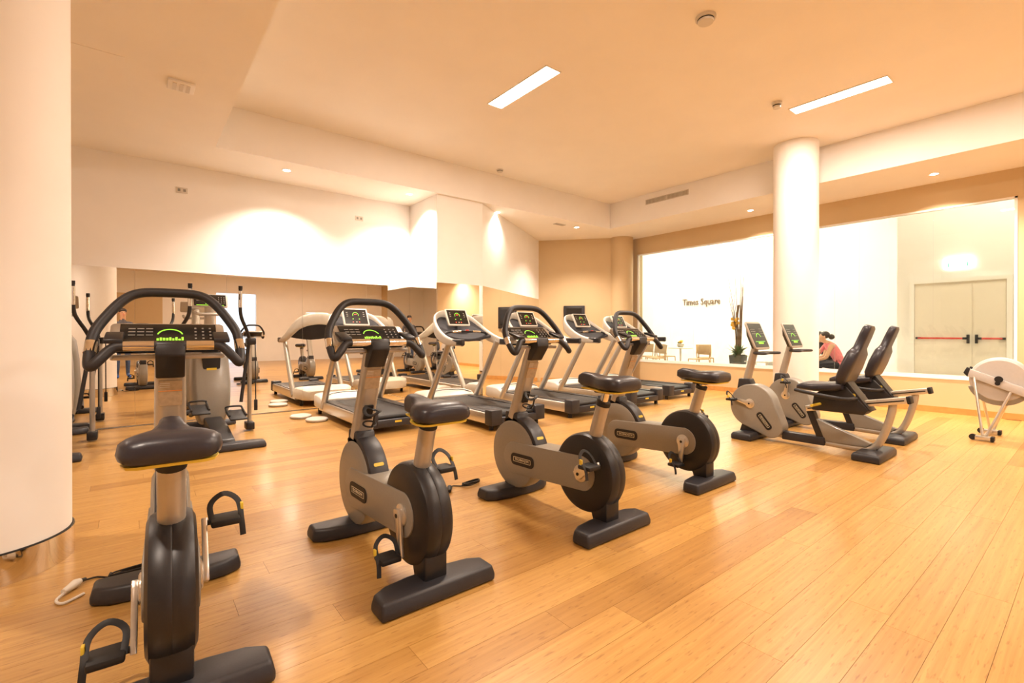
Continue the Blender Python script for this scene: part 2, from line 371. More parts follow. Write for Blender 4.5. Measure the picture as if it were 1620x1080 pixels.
for x, y0, n in ((3.42, .5, 'nearest the camera'), (6.40, -1.6, 'behind the camera on the right'), (3.42, -2.7, 'behind the camera in the middle')):  # unseen lamps added as ambient fill for the gym
    linear(x, y0, y0+1, 'added linear fill light out of the picture, ' + n)
def downlight(x, y, label, z=ZL, W=None):
    t = empty('downlight', label, 'downlight', (x, y, z), group='small round downlights')
    MB().lathe([(.045,-.002),(.058,-.006),(.060,0),(.045,0)], (0,0,0), n=20).build('trim_ring', M_white, t); MB().lathe([(.044,-.004),(.0435,-.001)], (0,0,0), n=20).build('lens', M_spotl, t)
    l = bpy.data.lights.new('lamp', 'SPOT'); l.energy = W or SPOT_W; l.color = WARM; l.spot_size = R(125); l.spot_blend = .8; l.shadow_soft_size = .04
    o = bpy.data.objects.new('lamp', l); C.objects.link(o); o.parent = t; o.location = (0,0,-.012)
for x, y, n in ((1.63,7.0,'over the left stretch of mirror wall'), (3.45,6.98,'beside the white wall pier'), (5.25,7.02,'over the diagonal mirror wall'), (7.30,6.98,'in the far corner')):
    downlight(x, y, 'downlight in the soffit ' + n)
for y, n in ((4.05,'left of the right pillar'), (1.52,'right of the right pillar'), (-1.2,'beyond the right edge of the picture')): downlight(8.76, y, 'downlight above the long window, ' + n, W=SPOT_W*1.5)
for x, y, n in ((-1.9,4.6,'left of the big pillar'), (-.9,.8,'behind the big pillar'), (-1.2,-2.6,'far behind the camera')): downlight(x, y, 'downlight in the low ceiling ' + n, W=SPOT_W*.8)
def hall_fill_light(x, y, w, l, W, label):  # unseen lamps added to brighten the room behind the glass
    t = empty('hall_fill_light', label, 'ceiling light', (x, y, 5.0), group='added fill lights of the hall beyond the glass')
    MB().box((0,0,-.01),(w,l,.02)).build('diffuser', M_lamp, t, smooth=False); area('lamp', (0,0,-.03), w, l, W, NEUT, t)
hall_fill_light(13.0, 7.2, 1.4, 4.5, BEYOND_W, 'added long fill light above the cafe chairs beyond the glass'); hall_fill_light(10.9, .6, .5, 2.5, BEYOND_W*.30, 'added fill light above the double door beyond the glass')
# wall plate over the hall's upper part, above the gym ceiling
struct('wall_beyond_upper', MB().box((XB+.1, 4.7, 4.25), (.2, 15, 1.6)), M_white)

# ceiling fittings
def detector(x, y, r, h, label):
    t = empty('smoke_detector', label, 'smoke detector', (x, y, ZH), group='round detectors on the ceiling')
    MB().lathe([(r,0),(r,-h*.45),(r*.8,-h*.5),(r*.8,-h*.7),(r*.75,-h),(.002,-h)], (0,0,0), n=24).build('housing', M_lgrey, t); MB().lathe([(r*.82,-h*.5),(r*.82,-h*.68)], (0,0,0), n=24).build('sensor_gap', M_rub, t)
detector(3.90, 2.19, .085, .05, 'round ceiling detector near the top of the picture'); detector(6.01, 2.47, .055, .07, 'small ceiling detector left of the right linear light'); detector(4.83, 6.4, .06, .04, 'small ceiling detector by the mirror wall soffit')
def grille(name, label, loc, w, h, n, rot):
    t = empty(name, label, 'vent', loc); t.rotation_euler = rot
    f = MB(); b = .012
    f.box((0,h/2-b/2,.004),(w,b,.012)); f.box((0,-h/2+b/2,.004),(w,b,.012)); f.box((w/2-b/2,0,.004),(b,h,.012)); f.box((-w/2+b/2,0,.004),(b,h,.012)); f.build('frame', M_lgrey, t, smooth=False)
    MB().box((0,0,-.0005),(w-.01,h-.01,.002)).build('backing', M_bench, t, smooth=False)
    for k in range(n): MB().box((-w/2+b+(k+.5)*(w-2*b)/n,0,.004),(.006,h-2*b,.008)).build('slat', M_lgrey, t, smooth=False)
for y, n in ((5.50, 'left half of the pair on the soffit face'), (5.03, 'right half of the pair on the soffit face')): grille('air_vent', 'slatted air grille, ' + n, (XS-.012, y, 3.765), .46, .10, 16, (R(90),0,R(-90)))
grille('air_vent', 'small slatted vent in the far corner soffit', (6.81, 7.0, ZL-.003), .26, .10, 6, (R(180),0,0))
t = empty('emergency_light', 'square emergency light in the low left ceiling', 'light fitting', (.33, 5.18, ZL))
MB().box((0,0,-.012),(.20,.20,.024)).build('housing', M_white, t, bevel=.006); [MB().box((-.05+.05*k,0,-.026),(.03,.15,.006)).build('lens_strip', M_lgrey, t) for k in range(3)]
tag(MB().box((-.28, 5.25, ZL-.002), (.44,.62,.006)).build('ceiling_hatch', M_ceil), 'flush square access hatch in the low ceiling by the left pillar', 'hatch')
for x, z, n in ((.49,3.065,'left of the two above the mirrors'), (2.88,3.05,'right of the two above the mirrors')):
    t = empty('wall_socket', 'white double socket plate high on the mirror wall, ' + n, 'socket', (x, YA, z))
    MB().box((0,-.006,0),(.13,.012,.075)).build('plate', M_lgrey, t, bevel=.003); [MB().box((dx,-.013,0),(.03,.004,.035)).build('socket_insert', M_grey, t) for dx in (-.03,.03)]
# screen box on the far beige wall
tc = (P1+P2)*.5+d_*-.02; ang = math.atan2(d_.y, d_.x)
tv = empty('wall_monitor', 'black framed monitor on the far beige wall', 'monitor', (tc.x-n_.x*.002, tc.y-n_.y*.002, 1.28), ang)
MB().box((0,-.03,.27),(.50,.06,.54)).build('housing', M_plas, tv, bevel=.012); MB().box((0,-.0615,.28),(.36,.003,.40)).build('screen', M_screen, tv); MB().lathe([(.016,-.066),(.016,-.062)], (.02,0,.31), 'y', 10).build('indicator_light', M_exit, tv)

# ---------------------------------------------------------------- shared gym parts
LOGO = text_mesh('TECHNOGYM', .026, .0016)
def arc_strip(mb, c, r0, r1, a0, a1, n, M, z=.0):
    o = arc2(c[0],c[1],r1,a0,a1,n); i = arc2(c[0],c[1],r0,a0,a1,n)
    return mb.prism(o+i[::-1], 'z', z, z+.0012, M)
def bike_display(parent, w, h, M, scale=1):      # M maps panel coords (x right, y up, z out) to the thing
    s = MB().box((0,0,-.001),(w,h,.004),M).build('screen', M_screen, parent, bevel=.0)
    g = MB(); arc_strip(g,(0,-h*.12),.043*scale,.048*scale,15,165,14,M,.0012)
    for k in range(9): hh = .008+.014*abs(math.sin(k*1.7+.5)); g.box((-.044*scale+.011*k*scale,-h*.36+hh*scale/2,.0018),(.008*scale,hh*scale,.0012),M)
    g.build('green_graphic', M_green, s, smooth=False)['kind'] = 'stuff'
    p = MB()
    for i in range(3):
        for j in range(4): p.box((w*.27+i*.028*scale,h*.27-j*.024*scale,.0018),(.008*scale,.008*scale,.001),M)
        for j in range(3): p.box((-w*.42+.03*i*scale+.012*scale,h*.25-j*.022*scale,.0018),(.024*scale,.005,.001),M)
    p.build('printed_keys', M_keys, s, smooth=False)['kind'] = 'stuff'
    return s
def frame_mat(o, x, y):                           # matrix with columns x, y, z=x×y and origin o
    x = Vector(x).normalized(); y = Vector(y).normalized(); z = x.cross(y)
    return Matrix(((x.x,y.x,z.x,o[0]),(x.y,y.y,z.y,o[1]),(x.z,y.z,z.z,o[2]),(0,0,0,1)))
def pedal_set(root, hub, ang, side, L=.17):      # crank > pedal, toe strap
    a = R(ang); x0 = side*.090
    tip = (hub[1]+L*math.cos(a), hub[2]+L*math.sin(a))
    ck = MB(); d = Vector((0, math.cos(a), math.sin(a))); pdir = Vector((0,-math.sin(a),math.cos(a)))
    def w(k, hw): c = Vector((0,hub[1],hub[2]))+d*k; return [tuple(c+pdir*hw), tuple(c-pdir*hw)]
    poly = []; pts = [(-.03,.026),(0,.034),(.05,.024),(L-.02,.013),(L+.018,.012)]
    up = [Vector((0,hub[1],hub[2]))+d*k+pdir*h for k,h in pts]; dn = [Vector((0,hub[1],hub[2]))+d*k-pdir*h for k,h in pts[::-1]]
    ck.prism([(v.y,v.z) for v in up+dn], 'x', x0, x0+side*.018)
    crank = ck.build('crank', M_alu, root, bevel=.003)
    MB().lathe([(.052,0),(.052,.006),(.044,.010),(.002,.010)] if side > 0 else [(.052,0),(.052,-.006),(.044,-.010),(.002,-.010)], (side*.080,hub[1],hub[2]), 'x', 20).build('hub_cap', M_alu, crank)
    MB().lathe([(.010,0),(.010,side*.003)], (x0+side*.018,hub[1],hub[2]), 'x', 10).build('crank_bolt', M_rub, crank)
    cx = x0+side*.075
    pe = MB(); pe.box((cx,tip[0],tip[1]),(.095,.095,.026)); pe.box((cx-side*.052,tip[0],tip[1]),(.03,.02,.02)); pe.build('pedal', M_rub, crank, bevel=.008)
    st = MB(); pth = smoothpath([(cx-side*.042,tip[0]-.02,tip[1]),(cx-side*.045,tip[0]+.03,tip[1]+.055),(cx,tip[0]+.045,tip[1]+.085),(cx+side*.045,tip[0]+.03,tip[1]+.055),(cx+side*.052,tip[0]-.02,tip[1]-.005),(cx+side*.056,tip[0]-.035,tip[1]-.06)], 5)
    st.tube(pth, .0035, 6, sx=3.2, up=(0,1,0)); st.build('toe_strap', M_rub, crank)
    MB().box((cx+side*.056,tip[0]+.012,tip[1]+.035),(.010,.022,.03)).build('strap_buckle', M_yel, crank, bevel=.003)
FOOT = [(-.285,-.085),(.285,-.085),(.285,.035),(.22,.075),(.10,.095),(-.10,.095),(-.22,.075),(-.285,.035)]
def foot_mb(y, flip=1, h=.075, sx=1.0):
    n = len(FOOT); base = [(x*sx, y+flip*v) for x, v in FOOT]; top = [(x*sx*.965, y+flip*v*.86) for x, v in FOOT]
    m = MB(); m.loft([[(a,b,.002) for a,b in base], [(a,b,h*.45) for a,b in base], [(a,b,h) for a,b in top]]); return m
def badge(root, Mx, w=.155, h=.062):
    b = MB().prism(rrect(w,h,h*.42), 'z', 0, .004, Mx).build('badge', M_rub, root, bevel=.0)
    sh = MB().prism(rrect(w*.76,h*.42,.006), 'z', .004, .0046, Mx).build('logo_plate', M_cream, b, smooth=False)
    inner = MB().prism(rrect(w*.72,h*.34,.005), 'z', .0046, .0050, Mx).build('logo_field', M_rub, b, smooth=False)
    o = link('lettering', LOGO, M_cream, b); o.matrix_local = Mx @ Matrix.Translation((0,0,.0056)) @ Matrix.Scale(w*.66/.175, 4)

# ---------------------------------------------------------------- upright bike
def make_bike(label, loc, seat=.0, crank=-60, rz=0):
    t = empty('upright_bike', label, 'exercise bike', loc, rz, 'upright exercise bikes in a row')
    foot_mb(0, 1).build('rear_foot', M_foot, t, bevel=.014, seg=3); foot_mb(.90, -1).build('front_foot', M_foot, t, bevel=.014, seg=3)
    MB().prism([(-.02,.05),(.085,.05),(.13,.17),(-.02,.19)], 'x', -.058, .058).build('rear_neck', M_plas, t, bevel=.012)
    MB().prism([(.83,.05),(.97,.05),(.93,.14),(.80,.14)], 'x', -.055, .055).build('front_neck', M_plas, t, bevel=.012)
    hub = (0,.165,.325)
    prof = [(.12,-.072),(.208,-.070),(.229,-.060),(.238,-.042),(.240,-.004),(.2385,0),(.240,.004),(.238,.042),(.229,.060),(.208,.070),(.12,.072)]
    MB().lathe(prof, hub, 'x', 56).build('drive_housing', M_plas, t, ang=30)
    prof2 = [(.12,-.072),(.215,-.070),(.236,-.060),(.243,-.04),(.244,0),(.243,.04),(.236,.060),(.215,.070),(.12,.072)]
    MB().lathe(prof2, (0,.85,.305), 'x', 56).build('flywheel_housing', M_grey, t, ang=30)
    # beam with rounded ends between the two discs
    poly = arc2(.165,.325,.108,-100,80,14)[::-1]
    beam = arc2(.165,.325,.105,-95,-265,14)[::-1]; fw = arc2(.80,.275,.118,-270,-90,10)
    body = [(p[0],p[1]) for p in arc2(.165,.325,.106,97,263,14)]+[(p[0],p[1]) for p in arc2(.82,.285,.112,-83,97,12)]
    MB().prism(body, 'x', -.080, .080).build('side_beam', M_grey, t, bevel=.006)
    # black shroud over the front disc up to the main tube
    o = arc2(.85,.305,.262,112,22,12); i = arc2(.85,.305,.20,112,22,12)
    sh = [(.80,.60),(.935,.60)]
    MB().prism(arc2(.85,.305,.264,8+90,90+72,10)[::-1]+[(.955,.60),(.80,.60)]+[], 'x', -.01, .01)
    s = MB(); s.prism([(p[0],p[1]) for p in arc2(.85,.305,.268,172,62,16)]+[(.985,.50),(.955,.585),(.80,.585),(.79,.55)][:0]+[(p[0],p[1]) for p in arc2(.85,.305,.18,62,172,16)], 'x', -.056, .056)
    s.prism([(.78,.50),(.96,.50),(.945,.605),(.815,.605)], 'x', -.056, .056); s.build('shroud', M_foot, t, bevel=.012)
    a = R(148); MB().prism(rrect(.058,.020,.008), 'z', 0, .003, frame_mat((0,.85+.268*math.cos(a),.305+.268*math.sin(a)), (1,0,0), (0,math.sin(a)*1,-math.cos(a)))).build('yellow_badge', M_yel, t)
    for sd in (-1, 1):
        badge(t, frame_mat((sd*.0805,.72,.285), (0,-sd*-1 if False else (1 if sd > 0 else -1),-.03*(1 if sd > 0 else -1)), (0,.03,1)), .245, .082)
    # main tube, label, bottle holder
    A, B = Vector((0,.885,.56)), Vector((0,.690,1.075)); dr = (B-A).normalized(); bk = Vector((0,-dr.z,dr.y))
    sec = rrect(.125,.085,.036,5)
    MB().loft([[tuple(A+(B-A)*k+Vector((x*(1-.12*k),0,0))+bk*(-yv*(1-.1*k))) for x, yv in sec] for k in (0,.5,1)]).build('main_tube', M_silv, t)
    Mt = frame_mat(A+(B-A)*.72+bk*.0405, (1,0,0), dr)
    lb = MB().prism(rrect(.085,.12,.004), 'z', 0, .0015, Mt).build('data_label', M_label, t, smooth=False)
    q = MB(); q.box((0,.012,.0022),(.085,.003,.001),Mt); q.build('orange_line', M_orange, lb, smooth=False)
    q = MB(); [q.box((-.02+.0*k,.03+.009*k,.0022),(.035,.003,.001),Mt) for k in range(3)]; q.build('label_print', M_print, lb, smooth=False)['kind'] = 'stuff'
    Mh = frame_mat(A+(B-A)*.34+bk*.042, (1,0,0), dr)
    h = MB(); h.box((0,0,.006),(.05,.085,.012),Mh)
    ring = [(Mh @ Vector((.0+.043*math.cos(g), .03+.010*math.sin(2*g), .052+.040*math.sin(g)))) for g in [2*math.pi*k/20 for k in range(20)]]
    h.tube(ring, .0055, 6, closed=True, sx=2.2)
    ring = [(Mh @ Vector((.036*math.cos(g), -.055, .046+.034*math.sin(g)))) for g in [2*math.pi*k/20 for k in range(20)]]
    h.tube(ring, .0055, 6, closed=True); h.tube([Mh @ Vector(v) for v in ((0,.03,.093),(0,-.02,.096),(0,-.056,.080))], .006, 6); h.build('bottle_holder', M_rub, t)
    # seat post and saddle
    S0, S1 = Vector((0,.135,.50)), Vector((0,.055,.755)); sd_ = (S1-S0).normalized()
    MB().tube([S0,S1], .040, 20).build('seat_tube', M_silv, t); MB().tube([S1-sd_*.012,S1+sd_*.012], .043, 20).build('seat_collar', M_rub, t)
    top = .82+seat; S2 = S1+sd_*((top-.04-S1.z)/sd_.z); MB().tube([S1-sd_*.05,S2], .024, 16).build('seat_post', M_chrome, t)
    sy = S2.y+.01
    def saddle(mb, zlo, zhi, grow=0):
        rings = []
        for yv, hw, zt, zb in ((-.185,.095,.026,-.020),(-.175,.118,.044,-.030),(-.12,.134,.056,-.034),(-.04,.112,.050,-.034),(.03,.066,.046,-.034),(.09,.044,.058,-.032),(.16,.040,.062,-.026),(.20,.024,.044,-.008)):
            hw += grow; ring = []
            for k in range(16):
                a = 2*math.pi*k/16; c, s_ = math.cos(a), math.sin(a)
                x = hw*math.copysign(abs(c)**.6, c); zz = (zt if s_ > 0 else -zb)*math.copysign(abs(s_)**.6, s_)
                if s_ > .5 and abs(c) < .3 and yv > -.12 and yv < .12: zz -= .007
                ring.append((x, sy+yv, top+zz))
            rings.append(ring)
        return mb.loft(rings)
    sdl = saddle(MB(), -1, 1).build('saddle', M_seat, t, ang=60)
    MB().loft([[(x*hw*.94, sy+yv*.96, top+z) for x, z in ((-1,-.031),(1,-.031),(.97,-.0395),(-.97,-.0395))] for yv, hw in ((-.18,.09),(-.165,.118),(-.12,.132),(-.04,.118),(.03,.077),(.10,.049),(.17,.035))]).build('yellow_edge', M_yel, sdl)
    MB().box((0,sy,top-.045),(.07,.12,.022)).build('saddle_clamp', M_plas, sdl, bevel=.006)
    # cranks and pedals
    pedal_set(t, hub, crank, -1); pedal_set(t, hub, crank+180, 1)
    # handlebar loop
    hb = [(0,.615,1.125),(-.13,.615,1.125),(-.185,.612,1.118),(-.225,.59,1.075),(-.250,.59,1.048),(-.258,.625,1.08),(-.252,.69,1.17),(-.222,.725,1.235),(-.165,.765,1.315),(-.105,.785,1.352),(0,.79,1.358)]
    full = hb+[(-x,y,z) for x,y,z in hb[-2:0:-1]]
    bar = MB().tube(smoothpath(full, 5, True), .020, 10, True).build('handlebar', M_grip, t)
    for sd in (-1, 1):
        MB().tube([(sd*.055,.615,1.1255),(sd*.155,.615,1.1255)], .0208, 12).build('pulse_sensor', M_chrome, bar)
        MB().tube([(sd*.2585,.642,1.10),(sd*.256,.670,1.142)], .0211, 12).build('side_sensor', M_chrome, bar)
        MB().prism([(.60,1.135),(.70,1.165),(.71,1.185),(.60,1.155)], 'x', sd*.155, sd*.215).build('side_tray', M_plas, bar, bevel=.005)
    MB().prism([(.585,1.085),(.60,1.145),(.655,1.145),(.72,1.06),(.725,.985),(.66,.985)], 'x', -.052, .052).build('bar_clamp', M_plas, t, bevel=.008)
    MB().prism(rrect(.40,.05,.012), 'z', 1.066, 1.088, Matrix.Translation((0,.685,0))).build('console_base', M_silv, t, bevel=.006)
    # console
    tl = R(38); Mc = frame_mat((0,.735,1.175), (1,0,0), (0,math.cos(tl),math.sin(tl)))
    cs = MB().prism(rrect(.41,.155,.02), 'z', -.032, -.002, Mc).build('console', M_silv, t, bevel=.004)
    MB().prism(rrect(.37,.15,.012), 'z', -.050, -.030, Mc).build('console_back', M_plas, cs, bevel=.006)
    bike_display(cs, .345, .135, Mc)
    MB().box((0,-.071,.002),(.30,.004,.002),Mc).build('green_strip', M_gdim, cs, smooth=False)
    return t
make_bike('upright exercise bike nearest the left pillar, seen from behind', (.09,1.84,0), .005, -118, R(-2.5))
make_bike('upright exercise bike second from the left, in front of the leftmost treadmill', (1.06,1.90,0), .0, -102)
make_bike('upright exercise bike with raised saddle, third from the left', (2.20,1.83,0), .055, 150)
make_bike('upright exercise bike rightmost of the row, saddle against the window wall', (3.46,1.92,0), .015, -88)

# ---------------------------------------------------------------- treadmill
def make_treadmill(label, loc, rz=0):
    t = empty('treadmill', label, 'treadmill', loc, rz, 'treadmills facing the mirrors')
    for sd in (-1, 1):
        MB().prism(rrect(.055,.135,.014), 'y', .13, 1.75, Matrix.Translation((sd*.395,0,.145))).build('side_rail', M_alu, t)
        MB().box((sd*.335,.85,.213),(.13,1.48,.018)).build('foot_rail', M_plas, t, bevel=.004)
    MB().box((0,.92,.205),(.54,1.66,.014)).build('belt', M_rub, t, bevel=.002)
    MB().box((0,.9,.15),(.72,1.5,.08)).build('deck', M_plas, t)
    e = MB()
    for sd in (-1, 1): e.box((sd*.345,.075,.16),(.16,.15,.185))
    e.box((0,.05,.115),(.60,.10,.09)); re = e.build('rear_cap', M_foot, t, bevel=.012)
    MB().tube([(-.27,.075,.178),(.27,.075,.178)], .034, 14).build('rear_roller', M_rub, t)
    MB().box((-.02,-.001,.13),(.085,.004,.022)).build('yellow_badge', M_yel, re)
    rings = []
    for yv, hw, z0, z1 in ((1.62,.425,.085,.235),(1.70,.430,.085,.285),(1.85,.430,.085,.300),(2.0,.415,.085,.295),(2.10,.37,.09,.275),(2.15,.31,.10,.245)):
        rings.append([(x*hw/.5, yv, (z0+z1)/2+zz*(z1-z0)) for x, zz in rrect(1,1,.16,4)])
    hd = MB().loft(rings).build('motor_hood', M_lgrey, t, ang=50)
    MB().tube(smoothpath([(-.38,1.64,.262),(-.2,1.73,.306),(.2,1.73,.306),(.38,1.64,.262)],5), .006, 6).build('hood_seam', M_rub, hd)
    for sx in (-.36, .36):
        for yv in (.1, 1.9): MB().lathe([(.028,0),(.028,.08)], (sx,yv,.002), n=12).build('support_foot', M_rub, t)
    for sd in (-1, 1):
        MB().tube([(sd*.405,1.60,.13),(sd*.405,1.30,.60),(sd*.402,1.0,1.06)], [.050,.047,.043], 14, sx=.85, up=(0,1,.6)).build('upright', M_silv, t)
    # swept arm frame around the console
    half = [(.415,.66,1.05),(.42,.85,1.065),(.42,1.05,1.10),(.408,1.24,1.17),(.375,1.42,1.27),(.31,1.56,1.37),(.20,1.65,1.43),(.08,1.69,1.455),(0,1.695,1.46)]
    full = smoothpath(half+[(-x,y,z) for x,y,z in half[-2::-1]], 4)
    hgt = [.035+.065*max(0,min(1,(p.y-.75)/.75)) for p in full]
    rings = []
    for i, p in enumerate(full):
        tg = (full[min(i+1,len(full)-1)]-full[max(i-1,0)]); nn = Vector((tg.y,-tg.x,0)).normalized(); th = .026
        rings.append([tuple(p+nn*x*th*2+Vector((0,0,zz*hgt[i]*2-hgt[i]*.4))) for x, zz in rrect(1,1,.35,3)])
    arm = MB().loft(rings).build('arm_frame', M_shell, t, ang=50)
    for sd in (-1, 1):
        MB().prism(rrect(.058,.085,.02), 'y', .64, .93, Matrix.Translation((sd*.415,0,1.052))).build('hand_grip', M_plas, arm, bevel=.008)
    MB().box((-.44,1.04,1.082),(.004,.09,.026)).build('yellow_badge', M_yel, arm)
    # dark tray inside the frame
    n = len(full); tr = MB(); L = [p for p in full[:n//2+1] if p.y > 1.12]; Rg = [Vector((-p.x,p.y,p.z)) for p in L]
    vs = []; fs = []
    for k, (a, b) in enumerate(zip(L, Rg)):
        for j in range(7):
            u = j/6; vs.append(((a.x+(b.x-a.x)*u)*.97, a.y, a.z+.012-.06*math.sin(math.pi*u)))
    for k in range(len(L)-1):
        for j in range(6): fs.append((k*7+j,k*7+j+1,(k+1)*7+j+1,(k+1)*7+j))
    m = len(vs); vs += [(x,y,z-.03) for x,y,z in vs]; fs += [tuple(m+i for i in f[::-1]) for f in fs]
    bd = [k*7 for k in range(len(L))]+[(len(L)-1)*7+j for j in range(1,7)]+[k*7+6 for k in range(len(L)-2,-1,-1)]+[j for j in range(5,0,-1)]
    fs += [(bd[i],bd[(i+1)%len(bd)],m+bd[(i+1)%len(bd)],m+bd[i]) for i in range(len(bd))]
    tr.add(vs, fs); tr.build('console_tray', M_tray, t, ang=60)
    MB().tube(smoothpath([(-.37,1.20,1.14),(-.30,1.20,1.185),(0,1.20,1.20),(.30,1.20,1.185),(.37,1.20,1.14)],4), .017, 10).build('cross_bar', M_grip, t)
    for sd in (-1, 1): MB().tube([(sd*.10,1.1995,1.1985),(sd*.24,1.1995,1.191)], .0185, 10).build('pulse_sensor', M_chrome, t)
    MB().box((0,1.183,1.215),(.05,.02,.012)).build('stop_key', M_red, t, bevel=.003)
    tl = R(62); Mc = frame_mat((0,1.44,1.405), (1,0,0), (0,math.cos(tl),math.sin(tl)))
    ds = MB().prism(rrect(.37,.275,.018), 'z', -.03, 0, Mc).build('display', M_lgrey, t, bevel=.005)
    s = MB().box((0,.004,.0005),(.325,.235,.003),Mc).build('screen', M_screen, ds, smooth=False)
    g = MB(); arc_strip(g,(0,.03),.038,.044,-20,200,18,Mc,.002); g.box((-.045,-.035,.003),(.012,.014,.001),Mc); g.box((.045,-.035,.003),(.012,.014,.001),Mc); g.build('green_graphic', M_green, ds, smooth=False)['kind'] = 'stuff'
    g = MB(); g.box((0,.04,.003),(.04,.010,.001),Mc); g.box((-.05,-.085,.003),(.014,.014,.001),Mc); g.box((.04,-.085,.003),(.014,.014,.001),Mc); g.build('red_graphic', M_redl, ds, smooth=False)['kind'] = 'stuff'
    g = MB(); [g.box((xx,yy,.003),(.022,.006,.001),Mc) for xx in (-.12,.12) for yy in (.07,.04,.01)]; g.box((0,-.085,.003),(.02,.012,.001),Mc); g.build('printed_keys', M_print, ds, smooth=False)['kind'] = 'stuff'
    MB().box((0,1.50,1.36),(.10,.10,.12)).build('display_mount', M_plas, t, bevel=.01)
    return t
tm0 = make_treadmill('treadmill in front of the left mirrors, two white discs beside it', (2.47,5.25,0))
for x, y, lb in ((3.73,4.54,'treadmill facing the white wall pier, second from the left'), (5.08,4.54,'treadmill third from the left, behind the third upright bike'), (6.42,4.58,'treadmill second from the window wall'), (7.72,4.76,'treadmill nearest the long window')):
    c = copy_tree(tm0); c.location = (x,y,0); c['label'] = lb
for x, y, n in ((1.80,6.97,'closer to the mirror'), (1.90,6.58,'farther from the mirror')):
    d = empty('floor_disc', 'white round disc on the floor by the left treadmill, the one ' + n, 'disc', (x,y,0), group='white floor discs')
    MB().lathe([(.13,.002),(.14,.010),(.14,.030),(.128,.040),(.002,.042)], (0,0,0), n=32).build('disc_body', M_lgrey, d); MB().lathe([(.1405,.014),(.1405,.020)], (0,0,0), n=32).build('edge_band', M_grey, d)

